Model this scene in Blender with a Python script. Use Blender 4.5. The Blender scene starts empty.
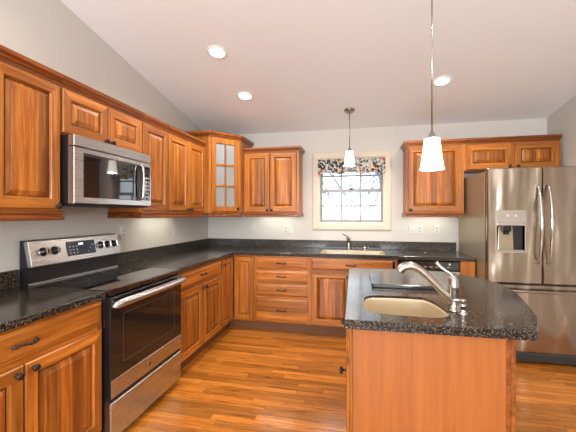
import bpy, bmesh, math, random
from mathutils import Vector, Matrix, noise
random.seed(7)
SC = bpy.context.scene
COL = SC.collection
PI = math.pi

# ------------------------------------------------------------------ camera, world, lights, exposure
cam = bpy.data.cameras.new('camera'); camo = bpy.data.objects.new('camera', cam); COL.objects.link(camo)
cam.sensor_width = 36; cam.lens = 325.0 / 576 * 36; cam.shift_y = -2.14 / 576; cam.clip_start = .02
camo.location = (0, 0, 1.356); camo.rotation_euler = (PI / 2, 0, math.radians(12.06))
SC.camera = camo

W = bpy.data.worlds.new('overcast_sky'); SC.world = W; W.use_nodes = True
wb = W.node_tree.nodes['Background']; wb.inputs[0].default_value = (.86, .93, 1.0, 1); wb.inputs[1].default_value = 2.6

def area(name, loc, rot, sx, sy, power, col=(1, 1, 1)):
    l = bpy.data.lights.new(name, 'AREA'); l.shape = 'RECTANGLE'; l.size = sx; l.size_y = sy; l.energy = power; l.color = col
    o = bpy.data.objects.new(name, l); o.location = loc; o.rotation_euler = rot; COL.objects.link(o); return o
# added unseen fill lamp behind the camera, tilted up to brighten the ceiling
area('added_fill_far_end', (-.2, -3.40, 1.43), (PI / 2 + .75, 0, 0), 3.1, 1.75, 250, (.93, .97, 1))
vs = SC.view_settings
vs.view_transform = 'Standard'; vs.look = 'None'; vs.gamma = 1; vs.use_curve_mapping = False; vs.exposure = .35

CAN_W, PENDANT_W, UNDER_W = 50, 14, .6

# ------------------------------------------------------------------ materials
def new_mat(name):
    m = bpy.data.materials.new(name); m.use_nodes = True
    nt = m.node_tree
    return m, nt, nt.nodes['Principled BSDF']
def N(nt, t, **kw):
    n = nt.nodes.new(t)
    for k, v in kw.items():
        if k.startswith('i_'):
            n.inputs[k[2:].replace('_', ' ')].default_value = v
        else: setattr(n, k, v)
    return n
def L(nt, a, b): nt.links.new(a, b)
def math_n(nt, op, a, b=None):
    n = nt.nodes.new('ShaderNodeMath'); n.operation = op
    for i, v in enumerate((a, b)):
        if v is None: continue
        if hasattr(v, 'links') or hasattr(v, 'is_linked'): L(nt, v, n.inputs[i])
        else: n.inputs[i].default_value = v
    return n.outputs[0]
def ramp(nt, fac, stops):
    r = nt.nodes.new('ShaderNodeValToRGB'); e = r.color_ramp.elements
    while len(e) < len(stops): e.new(.5)
    for q, (p, c) in zip(e, stops):
        q.position = p; q.color = (*c, 1)
    L(nt, fac, r.inputs[0]); return r.outputs[0]
def mixc(nt, mode, fac, a, b):
    n = nt.nodes.new('ShaderNodeMix'); n.data_type = 'RGBA'; n.blend_type = mode
    for i, v in ((0, fac), (6, a), (7, b)):
        if hasattr(v, 'is_linked'): L(nt, v, n.inputs[i])
        elif isinstance(v, (int, float)): n.inputs[i].default_value = v
        else: n.inputs[i].default_value = (*v, 1)
    return n.outputs[2]
def plain(name, col, rough=.5, metal=0, spec=.5, emit=None, es=0, coat=0):
    m, nt, b = new_mat(name)
    b.inputs['Base Color'].default_value = (*col, 1); b.inputs['Roughness'].default_value = rough
    b.inputs['Metallic'].default_value = metal; b.inputs['Specular IOR Level'].default_value = spec
    b.inputs['Coat Weight'].default_value = coat
    tc = N(nt, 'ShaderNodeTexCoord'); no = N(nt, 'ShaderNodeTexNoise', i_Scale=30.0, i_Detail=2.0)
    L(nt, tc.outputs['Object'], no.inputs['Vector'])
    mr = N(nt, 'ShaderNodeMapRange'); L(nt, no.outputs['Fac'], mr.inputs[0])
    mr.inputs[3].default_value = max(0, rough - .04); mr.inputs[4].default_value = min(1, rough + .04)
    L(nt, mr.outputs[0], b.inputs['Roughness'])
    if emit:
        b.inputs['Emission Color'].default_value = (*emit, 1); b.inputs['Emission Strength'].default_value = es
    return m
def wood(name, grain, dark, mid, light, stave=.075, rough=.34, knots=True, tones=(.72, 1.18)):
    """grain: axis the fibres run along ('x','y','z')"""
    m, nt, b = new_mat(name)
    tc = N(nt, 'ShaderNodeTexCoord'); oi = N(nt, 'ShaderNodeObjectInfo')
    off = N(nt, 'ShaderNodeVectorMath', operation='SCALE'); off.inputs[0].default_value = (3.1, 5.7, 7.3); L(nt, oi.outputs['Random'], off.inputs[3])
    add = N(nt, 'ShaderNodeVectorMath', operation='ADD'); L(nt, tc.outputs['Object'], add.inputs[0]); L(nt, off.outputs[0], add.inputs[1])
    sep = N(nt, 'ShaderNodeSeparateXYZ'); L(nt, add.outputs[0], sep.inputs[0])
    across = {'z': 0, 'x': 2, 'y': 0}[grain]
    cell = math_n(nt, 'FLOOR', math_n(nt, 'DIVIDE', sep.outputs[across], stave))
    wn = N(nt, 'ShaderNodeTexWhiteNoise', noise_dimensions='1D'); L(nt, math_n(nt, 'ADD', cell, math_n(nt, 'MULTIPLY', oi.outputs['Random'], 91.0)), wn.inputs['W'])
    sc = [1.0, 1.0, 1.0]; sc['xyz'.index(grain)] = .045
    mp = N(nt, 'ShaderNodeMapping'); mp.inputs['Scale'].default_value = sc; L(nt, add.outputs[0], mp.inputs['Vector'])
    # shift each stave so the figure breaks at the joint
    sh = N(nt, 'ShaderNodeCombineXYZ'); 
    for i in range(3): L(nt, math_n(nt, 'MULTIPLY', wn.outputs['Value'], 4.0 + i), sh.inputs[i])
    ad2 = N(nt, 'ShaderNodeVectorMath', operation='ADD'); L(nt, mp.outputs[0], ad2.inputs[0]); L(nt, sh.outputs[0], ad2.inputs[1])
    n1 = N(nt, 'ShaderNodeTexNoise', i_Scale=28.0, i_Detail=6.0, i_Roughness=.62, i_Distortion=.35); L(nt, ad2.outputs[0], n1.inputs['Vector'])
    n2 = N(nt, 'ShaderNodeTexNoise', i_Scale=160.0, i_Detail=3.0); L(nt, ad2.outputs[0], n2.inputs['Vector'])
    f = math_n(nt, 'ADD', math_n(nt, 'MULTIPLY', n1.outputs['Fac'], .75), math_n(nt, 'MULTIPLY', n2.outputs['Fac'], .25))
    c = ramp(nt, f, [(.30, dark), (.48, mid), (.68, light)])
    tone = N(nt, 'ShaderNodeMapRange'); L(nt, wn.outputs['Value'], tone.inputs[0]); tone.inputs[3].default_value = tones[0]; tone.inputs[4].default_value = tones[1]
    hsv = N(nt, 'ShaderNodeHueSaturation'); L(nt, c, hsv.inputs['Color']); L(nt, tone.outputs[0], hsv.inputs['Value'])
    out = hsv.outputs[0]
    if knots:
        s3 = [1.0, 1.0, 1.0]; s3['xyz'.index(grain)] = .4
        m3 = N(nt, 'ShaderNodeMapping'); m3.inputs['Scale'].default_value = s3; L(nt, ad2.outputs[0], m3.inputs['Vector'])
        m3.inputs['Scale'].default_value = s3
        vo = N(nt, 'ShaderNodeTexVoronoi', i_Scale=5.5); L(nt, m3.outputs[0], vo.inputs['Vector'])
        kf = N(nt, 'ShaderNodeMapRange'); L(nt, vo.outputs['Distance'], kf.inputs[0]); kf.inputs[1].default_value = .03; kf.inputs[2].default_value = .11
        kf.inputs[3].default_value = .8; kf.inputs[4].default_value = 0.0
        out = mixc(nt, 'MIX', kf.outputs[0], out, tuple(x * .22 for x in dark))
    L(nt, out, b.inputs['Base Color'])
    b.inputs['Roughness'].default_value = rough; b.inputs['Coat Weight'].default_value = .12; b.inputs['Coat Roughness'].default_value = .2; b.inputs['Specular IOR Level'].default_value = .4
    bp = N(nt, 'ShaderNodeBump', i_Strength=.08, i_Distance=.002); L(nt, n2.outputs['Fac'], bp.inputs['Height']); L(nt, bp.outputs[0], b.inputs['Normal'])
    return m
WD, WM, WL = (.15, .034, .004), (.36, .110, .012), (.60, .23, .038)
M = {}
M['wood_v'] = wood('cabinet_wood_upright', 'z', WD, WM, WL)
M['wood_h'] = wood('cabinet_wood_level', 'x', WD, WM, WL, stave=.16)
M['panel_v'] = wood('panel_wood', 'z', (.13, .028, .003), (.33, .095, .0105), (.61, .235, .042), stave=.062, tones=(.58, 1.22))
M['wood_trim'] = wood('moulding_wood', 'x', (.065, .014, .002), (.20, .052, .008), (.37, .115, .021), stave=.3, rough=.28)
M['wood_ply'] = wood('end_panel_wood', 'z', (.34, .098, .017), (.40, .120, .022), (.46, .148, .029), stave=1.7, rough=.42, knots=False)
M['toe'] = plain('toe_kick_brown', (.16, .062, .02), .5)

def floor_mat():
    m, nt, b = new_mat('oak_strip_floor')
    tc = N(nt, 'ShaderNodeTexCoord')
    sep = N(nt, 'ShaderNodeSeparateXYZ'); L(nt, tc.outputs['Object'], sep.inputs[0])
    rowf = math_n(nt, 'DIVIDE', sep.outputs[1], .057)
    row = math_n(nt, 'FLOOR', rowf)
    wr = N(nt, 'ShaderNodeTexWhiteNoise', noise_dimensions='1D'); L(nt, row, wr.inputs['W'])
    colf = math_n(nt, 'ADD', math_n(nt, 'DIVIDE', sep.outputs[0], .78), math_n(nt, 'MULTIPLY', wr.outputs['Value'], 17.0))
    col = math_n(nt, 'FLOOR', colf)
    cv = N(nt, 'ShaderNodeCombineXYZ'); L(nt, row, cv.inputs[0]); L(nt, col, cv.inputs[1])
    wn = N(nt, 'ShaderNodeTexWhiteNoise', noise_dimensions='2D'); L(nt, cv.outputs[0], wn.inputs['Vector'])
    mp = N(nt, 'ShaderNodeMapping'); mp.inputs['Scale'].default_value = (.07, 1, 1); L(nt, tc.outputs['Object'], mp.inputs['Vector'])
    sh = N(nt, 'ShaderNodeVectorMath', operation='SCALE'); L(nt, wn.outputs['Color'], sh.inputs[0]); sh.inputs[3].default_value = 9.0
    ad = N(nt, 'ShaderNodeVectorMath', operation='ADD'); L(nt, mp.outputs[0], ad.inputs[0]); L(nt, sh.outputs[0], ad.inputs[1])
    n1 = N(nt, 'ShaderNodeTexNoise', i_Scale=26.0, i_Detail=6.0, i_Roughness=.65, i_Distortion=.8); L(nt, ad.outputs[0], n1.inputs['Vector'])
    n2 = N(nt, 'ShaderNodeTexNoise', i_Scale=110.0, i_Detail=3.0, i_Roughness=.7); L(nt, ad.outputs[0], n2.inputs['Vector'])
    ff = math_n(nt, 'ADD', math_n(nt, 'MULTIPLY', n1.outputs['Fac'], .6), math_n(nt, 'MULTIPLY', n2.outputs['Fac'], .4))
    c = ramp(nt, ff, [(.36, (.20, .052, .006)), (.47, (.49, .158, .017)), (.66, (.70, .275, .042))])
    tone = N(nt, 'ShaderNodeMapRange'); L(nt, wn.outputs['Value'], tone.inputs[0]); tone.inputs[3].default_value = .58; tone.inputs[4].default_value = 1.18
    hsv = N(nt, 'ShaderNodeHueSaturation'); L(nt, c, hsv.inputs['Color']); L(nt, tone.outputs[0], hsv.inputs['Value'])
    fr = math_n(nt, 'FRACT', rowf); fc = math_n(nt, 'FRACT', colf)
    gap = math_n(nt, 'MAXIMUM', math_n(nt, 'LESS_THAN', fr, .045), math_n(nt, 'LESS_THAN', fc, .0025))
    out = mixc(nt, 'MIX', math_n(nt, 'MULTIPLY', gap, .75), hsv.outputs[0], (.07, .02, .005))
    L(nt, out, b.inputs['Base Color'])
    b.inputs['Roughness'].default_value = .3; b.inputs['Coat Weight'].default_value = .5; b.inputs['Coat Roughness'].default_value = .13
    bp = N(nt, 'ShaderNodeBump', i_Strength=.12, i_Distance=.002); L(nt, n1.outputs['Fac'], bp.inputs['Height']); L(nt, bp.outputs[0], b.inputs['Normal'])
    return m
M['floor'] = floor_mat()
def paint(name, col):
    m, nt, b = new_mat(name)
    tc = N(nt, 'ShaderNodeTexCoord'); no = N(nt, 'ShaderNodeTexNoise', i_Scale=220.0, i_Detail=3.0); L(nt, tc.outputs['Object'], no.inputs['Vector'])
    bp = N(nt, 'ShaderNodeBump', i_Strength=.05, i_Distance=.001); L(nt, no.outputs['Fac'], bp.inputs['Height']); L(nt, bp.outputs[0], b.inputs['Normal'])
    b.inputs['Base Color'].default_value = (*col, 1); b.inputs['Roughness'].default_value = .75; return m
M['wall'] = paint('wall_paint', (.585, .557, .51))
M['ceil'] = paint('ceiling_paint', (.85, .87, .895))
M['cream'] = paint('cream_trim_paint', (.64, .56, .455))
M['white'] = plain('white_plastic', (.60, .59, .56), .35)
M['sash'] = plain('shaded_sash', (.22, .23, .25), .45)  # white sash darkened to grey, its shade put into the colour
def granite():
    m, nt, b = new_mat('speckled_dark_stone')
    tc = N(nt, 'ShaderNodeTexCoord')
    v = N(nt, 'ShaderNodeTexVoronoi', i_Scale=330.0); L(nt, tc.outputs['Object'], v.inputs['Vector'])
    n = N(nt, 'ShaderNodeTexNoise', i_Scale=90.0, i_Detail=4.0, i_Roughness=.7); L(nt, tc.outputs['Object'], n.inputs['Vector'])
    sp = N(nt, 'ShaderNodeSeparateColor'); L(nt, v.outputs['Color'], sp.inputs[0])
    c1 = ramp(nt, sp.outputs[0], [(.0, (.009, .008, .008)), (.5, (.016, .014, .012)), (.76, (.030, .023, .018)), (.97, (.22, .18, .135))])
    c2 = ramp(nt, n.outputs['Fac'], [(.35, (.35, .35, .35)), (.65, (1.3, 1.3, 1.3))])
    L(nt, mixc(nt, 'MULTIPLY', 1.0, c1, c2), b.inputs['Base Color'])
    b.inputs['Roughness'].default_value = .15; b.inputs['Specular IOR Level'].default_value = .42
    return m
M['stone'] = granite()
def steel(name, col, rough, axis, wav=0):
    m, nt, b = new_mat(name)
    b.inputs['Base Color'].default_value = (*col, 1); b.inputs['Metallic'].default_value = 1
    tc = N(nt, 'ShaderNodeTexCoord'); mp = N(nt, 'ShaderNodeMapping')
    s = [260.0] * 3; s['xyz'.index(axis)] = 3.0; mp.inputs['Scale'].default_value = s; L(nt, tc.outputs['Object'], mp.inputs['Vector'])
    n = N(nt, 'ShaderNodeTexNoise', i_Scale=1.0, i_Detail=2.0); L(nt, mp.outputs[0], n.inputs['Vector'])
    mr = N(nt, 'ShaderNodeMapRange'); L(nt, n.outputs['Fac'], mr.inputs[0]); mr.inputs[3].default_value = rough - .05; mr.inputs[4].default_value = rough + .08
    L(nt, mr.outputs[0], b.inputs['Roughness'])
    if wav:
        n2 = N(nt, 'ShaderNodeTexNoise', i_Scale=1.0, i_Detail=1.5); mp2 = N(nt, 'ShaderNodeMapping'); mp2.inputs['Scale'].default_value = (5.0, 1.0, 1.5); L(nt, tc.outputs['Object'], mp2.inputs['Vector']); L(nt, mp2.outputs[0], n2.inputs['Vector'])
        bp = N(nt, 'ShaderNodeBump', i_Strength=wav, i_Distance=.05); L(nt, n2.outputs['Fac'], bp.inputs['Height']); L(nt, bp.outputs[0], b.inputs['Normal'])
    return m
M['steel'] = steel('brushed_steel', (.52, .525, .525), .27, 'x')
M['steel_door'] = steel('brushed_steel_door', (.40, .335, .265), .22, 'x', 1.0)
M['fridge_side'] = plain('bronze_grey_metal', (.36, .30, .20), .35, .55)
M['chrome'] = plain('polished_nickel', (.62, .60, .57), .1, 1)
M['nickel'] = plain('brushed_nickel', (.42, .39, .34), .24, 1)
M['bronze'] = plain('dark_bronze', (.035, .027, .022), .33, .6)
M['black'] = plain('black_enamel', (.008, .008, .009), .3)
M['blackglass'] = plain('black_glass', (.006, .006, .007), .04, 0, .8, coat=.6)
M['ovenglass'] = plain('oven_door_glass', (.012, .010, .009), .07, 0, .7)
M['slab'] = plain('glossy_dark_slab', (.020, .020, .022), .16, 0, .6)
M['dark'] = plain('dark_recess', (.012, .011, .011), .6)
M['ringgrey'] = plain('printed_ring', (.06, .06, .06), .3)
M['greyplastic'] = plain('grey_plastic', (.42, .37, .32), .35, .3)
M['bone'] = plain('bone_sink', (.45, .35, .215), .3, coat=.2)
M['display'] = plain('display_blue_black', (.012, .018, .035), .12, 0, .6)
M['lit'] = plain('lit_segments', (.7, .8, .9), .4, emit=(.75, .85, 1), es=1.5)
M['legend'] = plain('printed_legend', (.45, .47, .5), .5)
M['shade'] = plain('lit_frosted_glass', (.9, .88, .84), .35, emit=(1, .90, .76), es=3.0)
M['lamp_warm'] = plain('lit_lamp_warm', (.9, .9, .9), .4, emit=(1, .88, .70), es=9)
M['lamp_cool'] = plain('lit_lamp_cool', (.9, .9, .9), .4, emit=(.9, .94, 1), es=9)
M['lampring'] = plain('lamp_trim_white', (.82, .79, .75), .4)
M['snow'] = plain('snow', (.82, .85, .9), .9)
M['bark'] = plain('bark', (.14, .17, .22), .9)
M['cabin'] = plain('cabinet_inside', (.72, .72, .70), .5)
def glass_mats():
    m = bpy.data.materials.new('window_glass'); m.use_nodes = True; nt = m.node_tree; nt.nodes.clear()
    o = N(nt, 'ShaderNodeOutputMaterial'); t = N(nt, 'ShaderNodeBsdfTransparent'); g = N(nt, 'ShaderNodeBsdfGlossy', i_Roughness=.02)
    fz = N(nt, 'ShaderNodeFresnel', i_IOR=1.45); mx = N(nt, 'ShaderNodeMixShader')
    L(nt, fz.outputs[0], mx.inputs[0]); L(nt, t.outputs[0], mx.inputs[1]); L(nt, g.outputs[0], mx.inputs[2]); L(nt, mx.outputs[0], o.inputs[0])
    M['glass'] = m
    m, nt, b = new_mat('seeded_glass')
    b.inputs['Base Color'].default_value = (.42, .43, .42, 1); b.inputs['Transmission Weight'].default_value = .4; b.inputs['Roughness'].default_value = .22
    tc = N(nt, 'ShaderNodeTexCoord'); v = N(nt, 'ShaderNodeTexNoise', i_Scale=140.0); L(nt, tc.outputs['Object'], v.inputs['Vector'])
    bp = N(nt, 'ShaderNodeBump', i_Strength=.25, i_Distance=.002); L(nt, v.outputs['Fac'], bp.inputs['Height']); L(nt, bp.outputs[0], b.inputs['Normal'])
    M['seeded'] = m
glass_mats()
def fabric():
    m, nt, b = new_mat('floral_fabric')
    tc = N(nt, 'ShaderNodeTexCoord')
    wv = N(nt, 'ShaderNodeTexNoise', i_Scale=18.0, i_Detail=2.0); L(nt, tc.outputs['Object'], wv.inputs['Vector'])
    ad = mixc(nt, 'ADD', .09, tc.outputs['Object'], wv.outputs['Color'])
    v = N(nt, 'ShaderNodeTexVoronoi', i_Scale=21.0); L(nt, ad, v.inputs['Vector'])
    v2 = N(nt, 'ShaderNodeTexVoronoi', i_Scale=44.0, feature='F1'); L(nt, ad, v2.inputs['Vector'])
    s = N(nt, 'ShaderNodeSeparateColor'); L(nt, v.outputs['Color'], s.inputs[0])
    s2 = N(nt, 'ShaderNodeSeparateColor'); L(nt, v2.outputs['Color'], s2.inputs[0])
    r = ramp(nt, s.outputs[0], [(.0, (.015, .02, .022)), (.28, (.02, .05, .035)), (.30, (.46, .47, .46)), (.55, (.16, .22, .24)), (.57, (.60, .36, .2)), (.74, (.42, .05, .05)), (.80, (.55, .54, .5))])
    r.node.color_ramp.interpolation = 'CONSTANT'
    q = ramp(nt, s2.outputs[1], [(.0, (.02, .022, .025)), (.38, (.45, .46, .45)), (.62, (.10, .16, .15)), (.78, (.66, .58, .47))])
    q.node.color_ramp.interpolation = 'CONSTANT'
    L(nt, mixc(nt, 'MIX', math_n(nt, 'GREATER_THAN', s2.outputs[2], .52), r, q), b.inputs['Base Color'])
    b.inputs['Roughness'].default_value = .85
    return m
M['floral'] = fabric()

# ------------------------------------------------------------------ mesh helpers
class MB:
    def __init__(s, xf=None): s.v = []; s.f = []; s.m = []; s.mats = []; s.sm = []; s.xf = xf
    def mi(s, m):
        if m not in s.mats: s.mats.append(m)
        return s.mats.index(m)
    def vert(s, p):
        s.v.append(tuple(s.xf(p)) if s.xf else tuple(p)); return len(s.v) - 1
    def face(s, idx, m, smooth=False): s.f.append(tuple(idx)); s.m.append(s.mi(m)); s.sm.append(smooth)
    def box(s, x0, x1, y0, y1, z0, z1, m, bev=0):
        b = min(bev, (x1 - x0) / 2.2, (y1 - y0) / 2.2, (z1 - z0) / 2.2) if bev else 0
        if not b:
            i = [s.vert((x, y, z)) for z in (z0, z1) for y in (y0, y1) for x in (x0, x1)]
            for q in ((0, 2, 3, 1), (4, 5, 7, 6), (0, 1, 5, 4), (2, 6, 7, 3), (0, 4, 6, 2), (1, 3, 7, 5)): s.face([i[k] for k in q], m)
            return
        bm = bmesh.new(); bmesh.ops.create_cube(bm, size=1)
        for v in bm.verts: v.co = Vector(((x0 + x1) / 2 + v.co.x * (x1 - x0), (y0 + y1) / 2 + v.co.y * (y1 - y0), (z0 + z1) / 2 + v.co.z * (z1 - z0)))
        bmesh.ops.bevel(bm, geom=list(bm.edges), offset=b, segments=2, profile=.5, affect='EDGES')
        s.add_bm(bm, m)
    def add_bm(s, bm, m, smooth=False):
        bm.verts.index_update(); base = {v.index: s.vert(v.co) for v in bm.verts}
        for f in bm.faces: s.face([base[v.index] for v in f.verts], m, smooth)
        bm.free()
    def rings(s, loops, m, close=True, cap0=True, cap1=True, smooth=False, sidemats=None):
        ids = [[s.vert(p) for p in l] for l in loops]; n = len(ids[0])
        for a, b in zip(ids, ids[1:]):
            for k in range(n if close else n - 1):
                s.face((a[k], a[(k + 1) % n], b[(k + 1) % n], b[k]), sidemats[k] if sidemats else m, smooth)
        if cap0: s.face(ids[0][::-1], m)
        if cap1: s.face(ids[-1], m)
    def lathe(s, prof, org, axis, m, n=20, smooth=True, cap0=True, cap1=True):
        ax = Vector(axis).normalized(); u = ax.orthogonal().normalized(); w = ax.cross(u); o = Vector(org)
        s.rings([[o + ax * h + (u * math.cos(2 * PI * k / n) + w * math.sin(2 * PI * k / n)) * max(r, 1e-5) for k in range(n)] for r, h in prof], m, True, cap0, cap1, smooth)
    def tube(s, pts, rad, m, n=12, flat=1.0, caps=True):
        pts = [Vector(p) for p in pts]; rads = rad if isinstance(rad, (list, tuple)) else [rad] * len(pts)
        loops = []; up = None
        for i, p in enumerate(pts):
            t = (pts[min(i + 1, len(pts) - 1)] - pts[max(i - 1, 0)]).normalized()
            if up is None: up = t.orthogonal().normalized()
            up = (up - t * up.dot(t)).normalized(); w = t.cross(up)
            loops.append([p + (up * math.cos(2 * PI * k / n) + w * math.sin(2 * PI * k / n) * flat) * rads[i] for k in range(n)])
        s.rings(loops, m, True, caps, caps, True)
    def plate(s, outer, holes, z0, z1, m, ch=0):
        """horizontal slab with holes; ch = chamfer of the outer top edge"""
        def inset(poly, d):
            n = len(poly); out = []
            for i in range(n):
                a, b, c = Vector(poly[i - 1]), Vector(poly[i]), Vector(poly[(i + 1) % n])
                n1 = Vector((-(b - a).y, (b - a).x)).normalized(); n2 = Vector((-(c - b).y, (c - b).x)).normalized()
                h = (n1 + n2).normalized(); out.append(tuple(b + h * d / max(.3, h.dot(n1))))
            return out
        top = inset(outer, ch) if ch else outer
        bm = bmesh.new()
        for poly in [top] + holes:
            vs_ = [bm.verts.new((x, y, 0)) for x, y in poly]
            for i in range(len(vs_)): bm.edges.new((vs_[i - 1], vs_[i]))
        bmesh.ops.triangle_fill(bm, use_beauty=True, use_dissolve=False, edges=list(bm.edges))
        bm.verts.index_update()
        fs = [[(v.co.x, v.co.y) for v in f.verts] for f in bm.faces]; bm.free()
        def area2(p): return sum(p[i - 1][0] * p[i][1] - p[i][0] * p[i - 1][1] for i in range(len(p)))
        for p in fs:
            if area2(p) < 0: p.reverse()
            s.face([s.vert((x, y, z1)) for x, y in p], m)
            s.face([s.vert((x, y, z0)) for x, y in reversed(p)], m)
        lo = [[(x, y, z0) for x, y in top], [(x, y, z0 + (.0 if ch else 0)) for x, y in outer]] if ch else [[(x, y, z0) for x, y in outer]]
        lo.append([(x, y, z1 - ch) for x, y in outer])
        if ch: lo.append([(x, y, z1) for x, y in top])
        s.rings(lo, m, True, False, False)
        for h in holes: s.rings([[(x, y, z1) for x, y in h], [(x, y, z0) for x, y in h]], m, True, False, False)
    def sweep(s, path, prof, m, cap=True):
        """prof of (out, z) carried along a plan path of (x, y); 'out' lies to the right of travel"""
        n = len(path); loops = []
        for i, p in enumerate(path):
            P = Vector(p); d = []
            if i > 0: d.append((P - Vector(path[i - 1])).normalized())
            if i < n - 1: d.append((Vector(path[i + 1]) - P).normalized())
            ns = [Vector((q.y, -q.x)) for q in d]
            h = sum(ns, Vector((0, 0))).normalized(); k = 1 / max(.3, h.dot(ns[0]))
            loops.append([(P.x + h.x * o * k, P.y + h.y * o * k, z) for o, z in prof])
        s.rings(loops, m, True, cap, cap)
    def build(s, name, parent=None, weld=False):
        me = bpy.data.meshes.new(name); me.from_pydata(s.v, [], s.f)
        for m in s.mats: me.materials.append(M[m])
        me.polygons.foreach_set('material_index', s.m); me.polygons.foreach_set('use_smooth', s.sm)
        bm = bmesh.new(); bm.from_mesh(me); bmesh.ops.remove_doubles(bm, verts=bm.verts, dist=1e-5)
        bmesh.ops.recalc_face_normals(bm, faces=bm.faces); bm.to_mesh(me); bm.free()
        o = bpy.data.objects.new(name, me); COL.objects.link(o)
        if parent: o.parent = parent
        return o
def tag(o, label, cat, group=None):
    o['label'] = label; o['category'] = cat
    if group: o['group'] = group
    return o
def thing(name, label, cat, loc=(0, 0, 0), rz=0, group=None):
    o = bpy.data.objects.new(name, None); o.empty_display_size = .05; COL.objects.link(o)
    o.location = loc; o.rotation_euler = (0, 0, rz); return tag(o, label, cat, group)
def struct(o): o['kind'] = 'structure'; return o
def rect(x0, x1, z0, z1, y): return [(x0, y, z0), (x1, y, z0), (x1, y, z1), (x0, y, z1)]
def rrect(x0, x1, y0, y1, r, n=5):
    out = []
    for cx, cy, a in ((x1 - r, y0 + r, -PI / 2), (x1 - r, y1 - r, 0), (x0 + r, y1 - r, PI / 2), (x0 + r, y0 + r, PI)):
        for k in range(n + 1):
            t = a + PI / 2 * k / n; out.append((cx + r * math.cos(t), cy + r * math.sin(t)))
    return out
def catmull(p, n=6, closed=False):
    p = [Vector(q) for q in p]; out = []; N_ = len(p)
    for i in range(N_ if closed else N_ - 1):
        a = p[(i - 1) % N_] if closed or i > 0 else p[0]; b = p[i]; c = p[(i + 1) % N_]; d = p[(i + 2) % N_] if closed or i + 2 < N_ else p[-1]
        for k in range(n):
            t = k / n; out.append(.5 * ((2 * b) + (c - a) * t + (2 * a - 5 * b + 4 * c - d) * t * t + (3 * b - a - 3 * c + d) * t ** 3))
    if not closed: out.append(p[-1])
    return out

# ------------------------------------------------------------------ room
XW, XR, YW, YF = -2.043, 2.10, 4.214, -3.45
S = .18; YRIDGE = -.2
def zc(y): return 2.44 + S * (YW - y) if y > YRIDGE else 2.44 + S * (YW - YRIDGE) - S * (YRIDGE - y)
b = MB(); b.box(XW - .1, XR + .1, YF - .1, YW + .1, -.06, 0, 'floor'); struct(b.build('floor'))
b = MB()
b.rings([[(x, YW + .12, zc(YW) - .12 * S), (x, YRIDGE, zc(YRIDGE)), (x, YF - .12, zc(YF - .12)), (x, YF - .12, zc(YF - .12) + .1), (x, YRIDGE, zc(YRIDGE) + .1), (x, YW + .12, zc(YW) + .1)] for x in (XW - .12, XR + .12)], 'ceil')
struct(b.build('ceiling'))
for nm, x0, x1 in (('wall_left', XW - .1, XW), ('wall_right', XR, XR + .1)):
    b = MB(); b.rings([[(x, YF - .1, 0), (x, YW + .1, 0), (x, YW + .1, zc(YW + .1)), (x, YRIDGE, zc(YRIDGE)), (x, YF - .1, zc(YF - .1))] for x in (x0, x1)], 'wall'); struct(b.build(nm))
WX0, WX1, WZ0, WZ1 = -.487, .323, 1.235, 2.065
def holed(y0, y1, hx0, hx1, hz0, hz1, ztop, mat):
    b = MB()
    for a in ((XW, hx0, 0, ztop), (hx1, XR, 0, ztop), (hx0, hx1, 0, hz0), (hx0, hx1, hz1, ztop)): b.box(a[0], a[1], y0, y1, a[2], a[3], mat)
    return b
struct(holed(YW, YW + .13, WX0, WX1, WZ0, WZ1, 2.44, 'wall').build('wall_back'))
struct(holed(YF - .1, YF, -1.8, 1.4, .45, 2.4, zc(YF), 'wall').build('wall_front'))
# baseboards behind the camera's back are out of view; the far opening and its frame are added for the fill lamp
b = MB()
for x in (-1.8, -.24, 1.32): b.box(x, x + .08, YF - .09, YF - .01, .45, 2.4, 'white')
for z in (.45, 2.33): b.box(-1.8, 1.4, YF - .088, YF - .012, z, z + .07, 'white')
w2 = b.build('added_fill_window'); struct(w2)  # unseen window frame, added with the fill lamp behind it

# kitchen window
w = bpy.data.objects.new('window_1', None); COL.objects.link(w); w.location = (0, YW, 0); struct(w)
b = MB()
prof = [(0, 0), (0, -.012), (.012, -.020), (.070, -.018), (.085, -.012), (.09, -.006), (.09, 0)]
for a in ('f',):
    loops = []
    for o, d in prof:
        loops.append([(WX0 - o, d, WZ0 - o), (WX1 + o, d, WZ0 - o), (WX1 + o, d, WZ1 + o), (WX0 - o, d, WZ1 + o)])
    ids = loops + [loops[0]]
    b.rings(ids, 'cream', True, False, False)
b.build('casing', w)
b = MB()
for a in ((WX0, WX0 + .012, WZ0, WZ1), (WX1 - .012, WX1, WZ0, WZ1), (WX0 + .012, WX1 - .012, WZ0, WZ0 + .014), (WX0 + .012, WX1 - .012, WZ1 - .012, WZ1)): b.box(a[0], a[1], .0, .13, a[2], a[3], 'cream')
b.build('jamb', w)
def sash(z0, z1, y, name):
    x0, x1 = WX0 + .013, WX1 - .013
    b = MB(); sw = .026
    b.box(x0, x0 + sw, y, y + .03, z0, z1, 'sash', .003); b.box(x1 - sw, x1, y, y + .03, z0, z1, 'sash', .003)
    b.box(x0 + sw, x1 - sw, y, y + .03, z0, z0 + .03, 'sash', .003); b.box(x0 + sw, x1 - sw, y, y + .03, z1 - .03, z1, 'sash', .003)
    o = b.build(name, w)
    m = MB(); gx0, gx1, gz0, gz1 = x0 + sw, x1 - sw, z0 + .03, z1 - .03
    for k in (1, 2):
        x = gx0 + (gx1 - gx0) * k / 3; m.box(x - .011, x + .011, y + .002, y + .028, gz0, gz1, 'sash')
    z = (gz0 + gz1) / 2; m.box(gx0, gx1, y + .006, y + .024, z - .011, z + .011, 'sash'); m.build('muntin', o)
    p = MB(); p.box(gx0, gx1, y + .013, y + .017, gz0, gz1, 'glass'); p.build('pane', o)
    return o
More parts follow.
